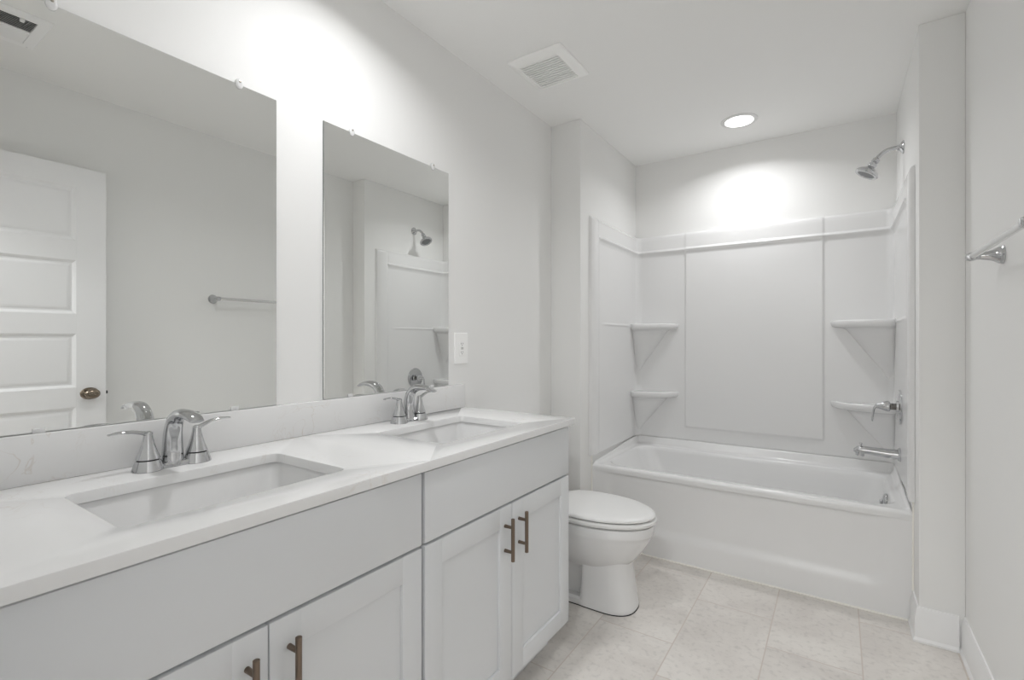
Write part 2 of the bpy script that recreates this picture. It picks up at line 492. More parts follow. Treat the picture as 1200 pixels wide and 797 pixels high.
# ------------------------------------------------------------------ tub surround
def make_surround():
    t = thing('tub_surround', 'glossy white moulded wall surround above the bathtub with four corner shelves', 'shower surround', ((XL+XR)/2, L, 0.513))
    zb, zt = 0.5145, 1.915
    yf = 2.612; rc = 0.055
    # path through the plan: (x, y, nx, ny, side, coordinate)
    path = []
    ysl = sorted(set([yf, yf+0.004, yf+0.010, 2.70, 2.716, 2.722, 2.728, 2.734, 2.74, 2.76]+[2.80+i*(L-rc-2.80)/14 for i in range(15)]))
    xsl = sorted(set([XL+rc+i*(XR-XL-2*rc)/40 for i in range(41)]+[0.530, 0.534, 0.538, 0.542, 0.546, 0.550, 1.317, 1.321, 1.325, 1.329, 1.333, 1.337]))
    for y in ysl: path.append((XL, y, 1, 0, 'l', y))
    for i in range(1, 9):
        a = PI-PI/2*i/9
        path.append((XL+rc+rc*math.cos(a), L-rc+rc*math.sin(a), -math.cos(a), -math.sin(a), 'c', 0))
    for x in xsl: path.append((x, L, 0, -1, 'b', x))
    for i in range(1, 9):
        a = PI/2-PI/2*i/9
        path.append((XR-rc+rc*math.cos(a), L-rc+rc*math.sin(a), -math.cos(a), -math.sin(a), 'c', 0))
    for y in reversed(ysl): path.append((XR, y, -1, 0, 'r', y))
    zl = sorted(set([zb, zb+0.004]+[0.53+0.04*i for i in range(32)]+[0.592, 0.596, 0.600, 0.604, 0.608, 0.612,
             1.272, 1.277, 1.282, 1.287, 1.292, 1.297, 1.302, 1.765, 1.770, 1.778, 1.785, 1.790, 1.794, 1.797, 1.800, 1.802, 1.804, 1.806, 1.809, 1.813, 1.817, 1.82, 1.85, 1.88, 1.90, 1.908, 1.912, 1.915]))
    def off(side, c, z):
        b = 0.012
        if side in 'lr':
            fl = 1-sstep(2.718, 2.732, c)
            edge = sstep(yf-0.001, yf+0.008, c)
        else: fl, edge = 0, 1
        # band at the top with a lip at its lower edge
        band = interp([1.770, 1.785, 1.797, 1.802, 1.806, 1.817, 1.915], [0, 0.006, 0.015, 0.017, 0.0155, 0.0075, 0.006], z)
        top = 0.008*sstep(1.902, 1.916, z)
        pan = 0
        if side == 'b': pan = 0.009*sstep(0.532, 0.546, c)*(1-sstep(1.320, 1.334, c))*sstep(0.594, 0.610, z)
        bead = 0
        if side in 'lr': bead = 0.005*math.exp(-((z-1.287)/0.006)**2)*sstep(2.79, 2.83, c)
        v = b + max(band*(1-fl), 0.007*fl) + pan*(0.6 if z > 1.79 else 1) + bead - top
        return v*edge+0.004*(1-edge)
    P = []
    P.append([(x+nx*0.002, y+ny*0.002, zb) for x, y, nx, ny, sd, c in path])
    for z in zl:
        row = [(x+nx*off(sd, c, z), y+ny*off(sd, c, z), z) for x, y, nx, ny, sd, c in path]
        f, l_ = path[0], path[-1]
        row = [(XL+0.001, yf-0.002, z)]+row+[(XR-0.001, yf-0.002, z)]
        P.append(row)
    P[0] = [P[1][0]]+P[0]+[P[1][-1]]
    P[0][0] = (XL+0.001, yf-0.002, zb); P[0][-1] = (XR-0.001, yf-0.002, zb)
    top = [(x+nx*0.001, y+ny*0.001, zt+0.001) for x, y, nx, ny, sd, c in path]
    P.append([(XL+0.001, yf-0.002, zt+0.001)]+top+[(XR-0.001, yf-0.002, zt+0.001)])
    MB().grid(P).build('wall_panels', M_acryl, t, angle=50)
    # corner shelves with a tapering bracket moulded below
    def shelf(sx, z):
        xw, yw = (XL+0.011, L-0.011)
        lx, ly = 0.290, 0.145
        def pt(u, v, zz):   # u along the back wall, v along the side wall, from the corner
            x = xw+u; y = yw-v
            if sx < 0: x = XL+XR-x
            return (x, y, zz)
        def outline(k, zz, inset=0.0):
            a, b = (lx-inset)*k, (ly-inset)*k
            pts = [pt(0.0, 0.0, zz), pt(0.0, b*0.9, zz), pt(0.012*k, b*0.985, zz), pt(0.03*k, b, zz), pt(0.075*k, b*0.985, zz), pt(0.15*k, b*0.88, zz),
                   pt(0.21*k, b*0.70, zz), pt(0.255*k, b*0.45, zz), pt(a*0.97, b*0.20, zz), pt(a, 0.0, zz)]
            return pts
        rings = [outline(0.06, z-0.34), outline(0.20, z-0.27), outline(0.46, z-0.17), outline(0.66, z-0.085), outline(0.74, z-0.055), outline(0.80, z-0.043), outline(0.93, z-0.038),
                 outline(0.98, z-0.033), outline(1.0, z-0.024), outline(1.01, z-0.011), outline(1.0, z-0.002), outline(0.97, z+0.002), outline(0.93, z), outline(0.90, z-0.004)]
        if z < 1.0: rings = [[(x, y, z+(q-z)*0.86) if q < z-0.05 else (x, y, q) for x, y, q in r] for r in rings]
        MB().loft(rings, True, True, True).build('corner_shelf', M_acryl, t, angle=40)
    for sx in (1, -1):
        for z in (1.300, 0.835): shelf(sx, z)
make_surround()

# caulk lines where the surround flanges meet the alcove walls
# ------------------------------------------------------------------ shower fittings
YS = 3.035
def make_shower():
    x = XR
    t = thing('shower_fitting', 'chrome shower head on a curved arm above the surround', 'shower head', (x, YS, 2.13))
    MB().lathe((x, YS, 2.13), (-1, 0, 0), [(0, 0.032), (0.004, 0.032), (0.009, 0.027), (0.016, 0.015), (0.026, 0.0115), (0.028, 0.0)], 26).build('wall_flange', M_chrome, t)
    arm = smooth_curve([(x, YS, 2.13), (x-0.035, YS, 2.132), (x-0.064, YS, 2.128), (x-0.090, YS, 2.112), (x-0.108, YS, 2.090)], 6)
    MB().tube(arm, 0.0095, 14).build('shower_arm', M_chrome, t)
    o_ = Vector((x-0.105, YS, 2.094)); d = Vector((-0.52, -0.05, -0.85))
    hd = MB().lathe(o_, d, [(-0.002, 0.011), (0.004, 0.016), (0.018, 0.0165), (0.022, 0.013), (0.028, 0.0185), (0.036, 0.020), (0.044, 0.017), (0.048, 0.020),
                   (0.058, 0.032), (0.067, 0.046), (0.076, 0.053), (0.084, 0.054), (0.088, 0.051), (0.088, 0.041), (0.085, 0.039), (0.084, 0.0)], 32)
    k = hd.build('spray_head', M_chrome, t)
    MB().lathe(o_+d*0.0843, d, [(0, 0.039), (0.001, 0.038), (0.002, 0.0)], 28).build('spray_plate', mat('spray_plate', rgb(120, 122, 124), 0.4), k)
make_shower()
def make_valve():
    x = XR-0.0122; z = 0.862
    t = thing('shower_valve', 'round chrome shower valve plate with a drooping lever above the tub spout', 'shower valve', (x, YS, z))
    k = MB().lathe((x, YS, z), (-1, 0, 0), [(0, 0.084), (0.004, 0.085), (0.008, 0.082), (0.010, 0.070), (0.011, 0.030), (0.018, 0.028), (0.0185, 0)], 40).build('escutcheon', M_chrome, t)
    MB().lathe((x-0.016, YS, z), (-1, 0, 0), [(0, 0.016), (0.028, 0.016), (0.0285, 0)], 24).build('stem', mat('dark_chrome', (0.20, 0.19, 0.18, 1), 0.12, metal=1), t)
    lv = MB().lathe((x-0.040, YS, z), (-1, 0, 0), [(0, 0.020), (0.004, 0.026), (0.012, 0.027), (0.034, 0.019), (0.050, 0.014), (0.056, 0.012), (0.060, 0.006), (0.061, 0)], 26)
    pts = smooth_curve([(x-0.088, YS, z+0.004), (x-0.100, YS, z-0.006), (x-0.107, YS, z-0.030), (x-0.112, YS, z-0.078)], 5)
    n = len(pts)
    lv.tube(pts, 0.010, 14, [(1.15-0.25*i/n, 0.75-0.38*i/n) for i in range(n)], up=(-1, 0, 0))
    lv.build('lever_handle', M_chrome, t)
make_valve()
def make_spout():
    x = XR-0.0122; z = 0.628
    t = thing('tub_spout', 'chrome tub spout with a pull up diverter below the valve', 'tub spout', (x, YS, z))
    pts = [(x, YS, z), (x-0.02, YS, z), (x-0.05, YS, z+0.001), (x-0.10, YS, z+0.004), (x-0.145, YS, z+0.007), (x-0.168, YS, z+0.006), (x-0.178, YS, z-0.001), (x-0.181, YS, z-0.008)]
    sp = MB().tube(pts, [0.028, 0.027, 0.025, 0.0225, 0.021, 0.020, 0.017, 0.010], 22, [(1, 0.9)]*8, up=(0, 0, 1))
    sp.lathe((x-0.160, YS, z+0.006), (-0.12, 0, -1), [(0, 0.019), (0.022, 0.0185), (0.030, 0.0175), (0.031, 0.013), (0.024, 0.0)], 22)
    sp.build('spout_body', M_chrome, t)
    MB().lathe((x-0.001, YS, z), (-1, 0, 0), [(0, 0.034), (0.006, 0.034), (0.010, 0.029), (0.011, 0)], 26).build('wall_collar', M_chrome, t)
    MB().lathe((x-0.158, YS, z+0.022), (0, 0, 1), [(0, 0.004), (0.010, 0.004), (0.012, 0.0075), (0.018, 0.0075), (0.020, 0.005), (0.0205, 0)], 16).build('diverter_knob', M_chrome, t)
make_spout()

# ------------------------------------------------------------------ toilet
def make_toilet():
    yc = 2.09
    t = thing('toilet', 'white elongated toilet with its lid closed between vanity and tub', 'toilet', (0.40, yc, 0))
    n = 48
    def egg(xb, xm, xf, hw, z, sq=1.0, dx=0.0):
        """back x, widest x, front x, half width"""
        out = []
        for i in range(n):
            a = 2*PI*i/n
            c, s_ = math.cos(a), math.sin(a)
            ax = (xf-xm) if c >= 0 else (xm-xb)
            e = 2.0/(2.0 if c >= 0 else 2.0+sq)
            out.append((xm+dx+ax*math.copysign(abs(c)**e, c), yc+hw*math.copysign(abs(s_)**e, s_), z))
        return out
    b = MB()
    # bowl
    b.loft([egg(0.28, 0.47, 0.600, 0.090, 0.175), egg(0.26, 0.47, 0.640, 0.118, 0.205), egg(0.24, 0.47, 0.672, 0.145, 0.240), egg(0.22, 0.47, 0.703, 0.165, 0.285),
            egg(0.20, 0.47, 0.722, 0.175, 0.322), egg(0.19, 0.47, 0.729, 0.1785, 0.340), egg(0.19, 0.47, 0.733, 0.180, 0.344), egg(0.19, 0.47, 0.735, 0.181, 0.352),
            egg(0.19, 0.47, 0.737, 0.182, 0.376), egg(0.192, 0.47, 0.735, 0.180, 0.383), egg(0.20, 0.47, 0.727, 0.172, 0.386)], True, True, True)
    # front pedestal
    def ped(x0, x1, hw, r, z): return [(x, y, z) for x, y in rrect(x0, x1, yc-hw, yc+hw, r, 10)]
    def pedf(x0, x1, hw, z):
        # flat sides, back flat, front rounded
        out = []
        for i in range(n):
            a = 2*PI*i/n; c, s_ = math.cos(a), math.sin(a)
            e = 2/2.6 if c >= 0 else 2/9.0
            xm = x0+(x1-x0)*0.42
            ax = (x1-xm) if c >= 0 else (xm-x0)
            out.append((xm+ax*math.copysign(abs(c)**e, c), yc+hw*math.copysign(abs(s_)**e, s_), z))
        return out
    b.loft([pedf(0.420, 0.662, 0.108, 0.004), pedf(0.420, 0.664, 0.109, 0.012), pedf(0.425, 0.662, 0.107, 0.022), pedf(0.430, 0.655, 0.1035, 0.06), pedf(0.434, 0.645, 0.101, 0.13),
            pedf(0.436, 0.636, 0.102, 0.19), pedf(0.434, 0.640, 0.108, 0.225), pedf(0.43, 0.645, 0.112, 0.25)], True, True, True)
    # trapway and rear foot
    b.loft([ped(0.13, 0.50, 0.062, 0.04, 0.01), ped(0.13, 0.50, 0.060, 0.04, 0.12), ped(0.12, 0.50, 0.072, 0.04, 0.22), ped(0.07, 0.50, 0.10, 0.04, 0.30), ped(0.03, 0.48, 0.13, 0.04, 0.36), ped(0.03, 0.46, 0.13, 0.04, 0.385)], True, True, True)
    b.loft([ped(0.12, 0.55, 0.106, 0.04, 0.004), ped(0.12, 0.55, 0.107, 0.04, 0.012), ped(0.125, 0.55, 0.104, 0.04, 0.026), ped(0.135, 0.55, 0.094, 0.04, 0.034)], True, True, True)
    b.build('bowl', M_porc, t, angle=28)
    # dark joint line at the floor
    MB().loft([pedf(0.420, 0.6635, 0.1085, 0.0), pedf(0.420, 0.6635, 0.1085, 0.004)], True, True, True).loft([ped(0.12, 0.55, 0.1065, 0.04, 0.0), ped(0.12, 0.55, 0.1065, 0.04, 0.004)], True, True, True).build('base_joint', M_blackgap, t)
    # seat and lid
    s = MB()
    s.loft([egg(0.27, 0.47, 0.738, 0.178, 0.391), egg(0.265, 0.47, 0.744, 0.182, 0.394), egg(0.265, 0.47, 0.747, 0.184, 0.400), egg(0.265, 0.47, 0.745, 0.183, 0.407), egg(0.27, 0.47, 0.738, 0.178, 0.411), egg(0.275, 0.47, 0.728, 0.168, 0.4115)], True, True, True)
    s.build('seat', M_plast, t, angle=40)
    l_ = MB()
    l_.loft([egg(0.265, 0.47, 0.732, 0.174, 0.4155), egg(0.26, 0.47, 0.739, 0.179, 0.418), egg(0.26, 0.47, 0.741, 0.1805, 0.423), egg(0.26, 0.47, 0.739, 0.179, 0.428), egg(0.263, 0.47, 0.731, 0.174, 0.4325),
             egg(0.27, 0.47, 0.715, 0.163, 0.4355), egg(0.29, 0.47, 0.67, 0.13, 0.4385), egg(0.33, 0.47, 0.60, 0.08, 0.4405), egg(0.40, 0.47, 0.53, 0.03, 0.441)], True, True, True)
    l_.build('lid', M_plast, t, angle=40)
    MB().loft([egg(0.29, 0.47, 0.725, 0.166, 0.385), egg(0.29, 0.47, 0.725, 0.166, 0.4165)], True, True, True).build('seat_gap_shade', M_blackgap, t)  # black infill standing in for the shade between bowl, seat and lid
    for dy in (-0.075, 0.075):
        hg = MB()
        hg.lathe((0.262, yc+dy-0.02, 0.408), (0, 1, 0), [(0, 0.014), (0.04, 0.014)], 16)
        hg.box(0.25, 0.28, yc+dy-0.018, yc+dy+0.018, 0.384, 0.408, 0.004)
        hg.build('hinge', M_plast, t)
    # tank
    tk = MB()
    tk.loft([ped(0.025, 0.185, 0.185, 0.03, 0.385), ped(0.022, 0.198, 0.202, 0.03, 0.41), ped(0.020, 0.205, 0.215, 0.03, 0.60), ped(0.020, 0.208, 0.220, 0.03, 0.725)], True, True, True)
    tk.build('tank', M_porc, t, angle=40)
    MB().loft([ped(0.018, 0.214, 0.226, 0.03, 0.725), ped(0.016, 0.218, 0.230, 0.03, 0.732), ped(0.016, 0.218, 0.230, 0.03, 0.755), ped(0.022, 0.210, 0.222, 0.03, 0.765)], True, True, True).build('tank_lid', M_porc, t, angle=40)
    fl = MB().lathe((0.206, yc-0.15, 0.665), (1, 0, 0), [(0, 0.014), (0.006, 0.014), (0.012, 0.009), (0.018, 0.008), (0.0185, 0)], 18)
    fl.tube([(0.220, yc-0.15, 0.665), (0.222, yc-0.11, 0.660), (0.222, yc-0.07, 0.655)], [0.007, 0.006, 0.007], 12)
    fl.build('flush_lever', M_chrome, t)
make_toilet()

# ------------------------------------------------------------------ vanity cabinets
CW = 0.795                      # cabinet width
XB, XF = 0.520, 0.540           # carcass face, door face
def bar_pull(mb, y, z0, z1):
    xp = XF+0.030
    mb.tube([(xp, y, z0), (xp, y, z0+0.001), (xp, y, z1-0.001), (xp, y, z1)], [0.0045, 0.006, 0.006, 0.0045], 14)
    for z in (z0+0.028, z1-0.028):
        mb.lathe((XF-0.0005, y, z), (1, 0, 0), [(0, 0.0055), (0.030, 0.0045)], 12)
def make_cabinet(y0, label):
    y1 = y0+CW; c = (y0+y1)/2
    t = thing('vanity_cabinet', label, 'cabinet', (0.26, c, 0), 'vanity cabinets under the worktop')
    b = MB()
    for ya, yb in ((y0+0.001, y0+0.019), (y1-0.019, y1-0.001)):
        b.box(0.004, XB, ya, yb, 0.10, 0.867); b.box(0.004, 0.44, ya, yb, 0.0, 0.10)
    b.box(0.004, XB, y0+0.019, y1-0.019, 0.10, 0.118); b.box(0.004, 0.016, y0+0.019, y1-0.019, 0.10, 0.867)
    # face frame
    b.box(XB-0.019, XB, y0+0.001, y0+0.04, 0.10, 0.867); b.box(XB-0.019, XB, y1-0.04, y1-0.001, 0.10, 0.867)
    b.box(XB-0.0192, XB-0.0002, y0+0.02, y1-0.02, 0.835, 0.867); b.box(XB-0.0192, XB-0.0002, y0+0.02, y1-0.02, 0.655, 0.695)
    b.box(XB-0.0192, XB-0.0002, y0+0.02, y1-0.02, 0.10, 0.135); b.box(XB-0.0192, XB-0.0002, c-0.02, c+0.02, 0.12, 0.67)
    b.build('body', M_cab, t)
    MB().box(0.44, 0.455, y0+0.02, y1-0.02, 0.0, 0.10).build('toe_kick', M_cab, t)
    g = 0.006
    MB().box(XB+0.0005, XF, y0+g, y1-g, 0.679, 0.857, 0.0016).build('drawer_front', M_cab, t)
    for s, a, bb in ((-1, y0+g, c-0.0016), (1, c+0.0016, y1-g)):
        z0, z1, fw = 0.113, 0.6715, 0.064
        d = MB()
        d.box(XB+0.0005, XF, a, a+fw, z0, z1, 0.0014); d.box(XB+0.0005, XF, bb-fw, bb, z0, z1, 0.0014)
        d.box(XB+0.0005, XF-0.0002, a+fw-0.002, bb-fw+0.002, z0, z0+fw, 0.0014); d.box(XB+0.0005, XF-0.0002, a+fw-0.002, bb-fw+0.002, z1-fw, z1, 0.0014)
        d.box(XB+0.002, XF-0.009, a+fw-0.004, bb-fw+0.004, z0+fw-0.004, z1-fw+0.004)
        do = d.build('door', M_cab, t, angle=25)
        h = MB(); bar_pull(h, (bb-0.038) if s < 0 else (a+0.038), 0.508, 0.640)
        k = h.build('handle', M_bronze, do); k['label'] = 'brushed bronze bar pull'
    return t
cab = make_cabinet(0.889, 'white shaker vanity cabinet next to the toilet, below the far sink')
c2 = dup(cab, (0.26, 0.889-CW/2, 0), 'white shaker vanity cabinet nearest the viewer, below the near sink')

# worktop with two sink cut-outs
SX0, SX1, SHY = 0.162, 0.456, 0.2145
SY = (0.512, 1.272)
CY0, CY1, CX1 = 0.082, 1.689, 0.562
def make_counter():
    t = MB()
    z0, z1 = 0.868, ZC; n = 8; e = 0.0025
    mid = 0.892
    for (a, b), sy in zip(((CY0, mid), (mid, CY1)), SY):
        hole = lambda i: rrect(SX0-i, SX1+i, sy-SHY-i, sy+SHY+i, 0.022+i, n)
        out = rrect(0.001, CX1, a, b, 0.0006, n)
        def lim(i):
            res = []
            for x, y in out:
                x2 = CX1-i if x > CX1-0.01 else x
                y2 = y
                if a == CY0 and y < a+0.01: y2 = a+i
                if b == CY1 and y > b-0.01: y2 = b-i
                res.append((x2, y2))
            return res
        Z = lambda pts, z: [(x, y, z) for x, y in pts]
        t.loft([Z(hole(0), z0), Z(hole(0), z1-e), Z(hole(e*0.3), z1-e*0.3), Z(hole(e), z1), Z(lim(e), z1)], True)
        t.loft([Z(hole(0), z0), Z(lim(0), z0)], True)
        # outer rim, front and the free end
        lo = [(CX1, a), (CX1, b)]
        for k in ((CX1-e, z1), (CX1-e*0.3, z1-e*0.3), (CX1, z1-e), (CX1, z0)): pass
        fr = [[(CX1-e, y, z1), (CX1-e*0.3, y, z1-e*0.3), (CX1, y, z1-e), (CX1, y, z0)] for y in ((a if a != CY0 else a+e), (b if b != CY1 else b-e))]
        t.loft(fr, False)
        for yy, sg in ((CY0, 1), (CY1, -1)):
            if yy in (a, b):
                t.loft([[(x, yy+sg*e, z1), (x, yy+sg*e*0.3, z1-e*0.3), (x, yy, z1-e), (x, yy, z0)] for x in (0.001, CX1-e)], False)
                t.loft([[(CX1-e, yy+sg*e, z1), (CX1-e, yy+sg*e*0.3, z1-e*0.3), (CX1-e, yy, z1-e), (CX1-e, yy, z0)],
                        [(CX1-e, yy+sg*e, z1), (CX1-e*0.6, yy+sg*e*0.6, z1-e*0.3), (CX1-e*0.3, yy+sg*e*0.3, z1-e), (CX1-e*0.3, yy+sg*e*0.3, z0)],
                        [(CX1-e, yy+sg*e, z1), (CX1-e*0.3, yy+sg*e, z1-e*0.3), (CX1, yy+sg*e, z1-e), (CX1, yy+sg*e, z0)]], False)
    o = t.build('vanity_worktop', M_quartz, None, angle=30)
    o['label'] = 'white quartz worktop with fine veins and two sink cut-outs'; o['category'] = 'countertop'; o['kind'] = 'thing'
    o = MB().box(0.0005, 0.020, CY0, CY1, ZC+0.0005, 0.9945, 0.0015).build('backsplash', M_quartz)
    o['label'] = 'low white quartz backsplash strip under the two mirrors'; o['category'] = 'backsplash'; o['kind'] = 'thing'
make_counter()

def make_sink(sy, label):
    t = thing('undermount_sink', label, 'sink', ((SX0+SX1)/2, sy, 0.74), 'undermount sinks in the worktop')
    n = 8
    R = lambda i, r, z: [(x, y, z) for x, y in rrect(SX0-i, SX1+i, sy-SHY-i, sy+SHY+i, r, n)]
    rings = [R(0.030, 0.04, 0.858), R(0.030, 0.04, 0.8672), R(0.008, 0.030, 0.8672), R(0.005, 0.030, 0.864), R(0.003, 0.030, 0.855), R(-0.008, 0.034, 0.82), R(-0.022, 0.045, 0.77), R(-0.033, 0.052, 0.744),
             R(-0.050, 0.050, 0.733), R(-0.085, 0.04, 0.729), R(-0.125, 0.02, 0.7275)]
    MB().loft(rings, True, False, True).build('basin', M_porc, t, angle=60)
    dx = (SX0+SX1)/2
    MB().lathe((dx, sy, 0.7265), (0, 0, 1), [(0, 0.024), (0.003, 0.024), (0.005, 0.020), (0.004, 0.015), (0.008, 0.014), (0.010, 0.010), (0.0105, 0)], 24).build('drain', M_chrome, t)
    return t
s1 = make_sink(SY[0], 'rectangular white undermount sink in the near half of the worktop')
dup(s1, ((SX0+SX1)/2, SY[1], 0.74), 'rectangular white undermount sink at the toilet end of the worktop')

def make_faucet(yc, label):
    xc = 0.086
    t = thing('faucet', label, 'faucet', (xc, yc, ZC), 'faucets on the worktop')
    z = ZC
    # base bridge
    R = lambda i, r, zz: [(x, y, zz) for x, y in rrect(xc-0.018-i, xc+0.018+i, yc-0.050-i, yc+0.050+i, r, 8)]
    MB().loft([R(0, 0.016, z+0.0003), R(0, 0.016, z+0.008), R(-0.003, 0.014, z+0.012), R(-0.010, 0.008, z+0.014)], True, True, True).build('base_plate', M_chrome, t)
    # spout: broad waisted column that arcs forward into a flattened lip
    pts = smooth_curve([(xc-0.004, yc, z+0.002), (xc-0.004, yc, z+0.04), (xc-0.001, yc, z+0.08), (xc+0.010, yc, z+0.108), (xc+0.034, yc, z+0.1235), (xc+0.066, yc, z+0.1275), (xc+0.096, yc, z+0.1245), (xc+0.121, yc, z+0.116)], 5)
    N_ = len(pts)
    rad, fl = [], []
    for i in range(N_):
        u = i/(N_-1)
        wv = interp([0, 0.14, 0.3, 0.45, 0.6, 0.75, 0.9, 1.0], [0.0235, 0.0215, 0.0195, 0.0180, 0.0185, 0.0195, 0.0185, 0.0150], u)
        hv = interp([0, 0.14, 0.3, 0.45, 0.6, 0.75, 0.9, 1.0], [0.0235, 0.0205, 0.0180, 0.0155, 0.0130, 0.0095, 0.0065, 0.0035], u)
        rad.append(1.0); fl.append((wv, hv))
    MB().tube(pts, rad, 24, fl, up=(1, 0, 0)).build('spout', M_chrome, t, angle=50)
    for sg in (-1, 1):
        yh = yc+sg*0.051
        h = MB().lathe((xc, yh, z), (0, 0, 1), [(0.0003, 0.0315), (0.002, 0.0315), (0.024, 0.0243), (0.0245, 0.0205)], 26)
        h.lathe((xc, yh, z), (0, 0, 1), [(0.0265, 0.0205), (0.027, 0.0240), (0.043, 0.0180), (0.060, 0.0130), (0.076, 0.0098), (0.083, 0.0092), (0.087, 0.0082), (0.0895, 0.004), (0.0897, 0)], 26)
        hb = h.build('handle_body', M_chrome, t)
        MB().lathe((xc, yh, z+0.0243), (0, 0, 1), [(0, 0.0212), (0.0026, 0.0212)], 24).build('seam_ring', M_blackgap, hb)
        up = 0.000 if sg < 0 else 0.004
        lp = smooth_curve([(xc, yh-sg*0.006, z+0.080), (xc+0.001, yh+sg*0.010, z+0.0865), (xc+0.003, yh+sg*0.032, z+0.0925+up), (xc+0.005, yh+sg*0.055, z+0.0945+up*1.3), (xc+0.006, yh+sg*0.076, z+0.0925+up*1.5)], 5)
        M_ = len(lp)
        lf = [(interp([0, .3, .7, 1], [0.007, 0.0085, 0.0075, 0.005], i/(M_-1)), interp([0, .3, .7, 1], [0.007, 0.0048, 0.0032, 0.0022], i/(M_-1))) for i in range(M_)]
        MB().tube(lp, [1.0]*M_, 14, lf, up=(0, 0, 1)).build('lever', M_chrome, hb)
    return t
f1 = make_faucet(0.516, 'chrome two handle faucet at the near sink in front of the large mirror area')
f1['label'] = 'chrome two handle faucet behind the near sink'
dup(f1, (0.086, 1.285, ZC), 'chrome two handle faucet behind the sink next to the toilet')

# ------------------------------------------------------------------ mirrors
def make_mirror(y0, y1, label, clips_top, clips_bot):
    z0, z1 = 0.9958, 1.906
    t = thing('wall_mirror', label, 'mirror', (0.0, (y0+y1)/2, z0), 'frameless mirrors over the vanity')
    MB().box(0.0012, 0.0056, y0, y1, z0, z1).build('backing_edge', M_edge, t)
    g = MB(); i = 0.0012
    R = lambda k, x: [(x, y0+k, z0+k), (x, y1-k, z0+k), (x, y1-k, z1-k), (x, y0+k, z1-k)]
    g.loft([R(0, 0.0057), R(i, 0.0066)], True, False, True)
    g.build('mirror_glass', M_mirror, t, angle=10)
    for y in clips_top:
        c = MB()
        c.lathe((0.0, y, z1+0.0085), (1, 0, 0), [(0, 0.0075), (0.0066, 0.0075)], 18)
        c.lathe((0.0068, y, z1), (1, 0, 0), [(0, 0.012), (0.0025, 0.012), (0.0045, 0.0095), (0.005, 0.006), (0.0051, 0)], 22, 0.85, 1.15)
        k = c.build('mirror_clip', M_clear, t)
        MB().lathe((0.0112, y, z1+0.0055), (1, 0, 0), [(0, 0.0036), (0.0015, 0.003), (0.002, 0)], 12).build('screw', M_nickel, k)
    for y in clips_bot:
        MB().box(0.0068, 0.009, y-0.010, y+0.010, z0-0.001, z0+0.009, 0.0008).build('bottom_clip', M_clear, t)
    return t
make_mirror(0.208, 0.820, 'frameless rectangular mirror over the near sink, reflecting the open door', (0.318, 0.710), (0.298, 0.698))
make_mirror(0.9805, 1.5926, 'frameless rectangular mirror over the far sink, reflecting the shower head', (1.09, 1.494), (1.083, 1.49))

# ------------------------------------------------------------------ outlet
def make_outlet():
    yc, zc = 1.681, 1.153
    t = thing('wall_outlet', 'white electrical outlet plate on the wall right of the far mirror', 'outlet', (0, yc, zc))
    R = lambda hy, hz, r, x: [(x, y, z) for y, z in rrect(yc-hy, yc+hy, zc-hz, zc+hz, r, 5)]
    MB().loft([R(0.045, 0.069, 0.004, 0.0), R(0.045, 0.069, 0.004, 0.003), R(0.0425, 0.0665, 0.004, 0.0062), R(0.018, 0.035, 0.003, 0.0068), R(0.0172, 0.0342, 0.003, 0.0052)], True, True, True).build('cover_plate', M_bright, t)
    MB().loft([R(0.0165, 0.0335, 0.002, 0.004), R(0.0165, 0.0335, 0.002, 0.0082), R(0.0155, 0.0325, 0.002, 0.0088)], True, True, True).build('receptacle', M_bright, t)
    for s in (-1, 1):
        for dy, hh in ((-0.006, 0.0038), (0.006, 0.0032)):
            MB().box(0.0084, 0.0091, yc+dy-0.001, yc+dy+0.001, zc+s*0.019-hh+0.002, zc+s*0.019+hh+0.002).build('slot', M_dark, t)
        MB().lathe((0.0084, yc, zc+s*0.019-0.006), (1, 0, 0), [(0, 0.0022), (0.0007, 0.0022)], 10).build('ground_slot', M_dark, t)
    for dz in (-0.0028, 0.0028):
        MB().box(0.0086, 0.0100, yc-0.008, yc+0.008, zc+dz-0.0022, zc+dz+0.0022, 0.0006).build('test_button', mat('button_grey', rgb(196, 196, 194), 0.4), t)
make_outlet()

# ------------------------------------------------------------------ ceiling fittings
def make_fan():
    x0, x1, y0, y1 = 0.158, 0.432, 1.812, 2.100
    t = thing('exhaust_fan', 'square white exhaust fan grille on the ceiling above the toilet', 'vent', ((x0+x1)/2, (y0+y1)/2, H))
    R = lambda i, r, z: [(x, y, z) for x, y in rrect(x0+i, x1-i, y0+i, y1-i, r, 6)]
    iw = 0.040
    MB().loft([R(0, 0.012, H-0.0005), R(0, 0.012, H-0.005), R(0.003, 0.012, H-0.009), R(0.010, 0.012, H-0.013), R(iw-0.006, 0.008, H-0.022), R(iw-0.002, 0.006, H-0.022), R(iw, 0.005, H-0.019), R(iw, 0.005, H-0.004)], True).build('frame', M_bright, t, angle=40)
    MB().box(x0+iw-0.002, x1-iw+0.002, y0+iw-0.002, y1-iw+0.002, H-0.004, H-0.001).build('backing', M_gap, t)
    sl = MB(); n = 13
    ya, yb = y0+iw, y1-iw
    for i in range(n):
        y = ya+(yb-ya)*(i+0.5)/n
        sl.box(x0+iw, x1-iw, y-0.0044, y+0.0044, H-0.0205, H-0.014, 0.0012)
    sl.box((x0+x1)/2-0.003, (x0+x1)/2+0.003, ya, yb, H-0.013, H-0.008)
    sl.build('grille_slats', M_bright, t)
make_fan()
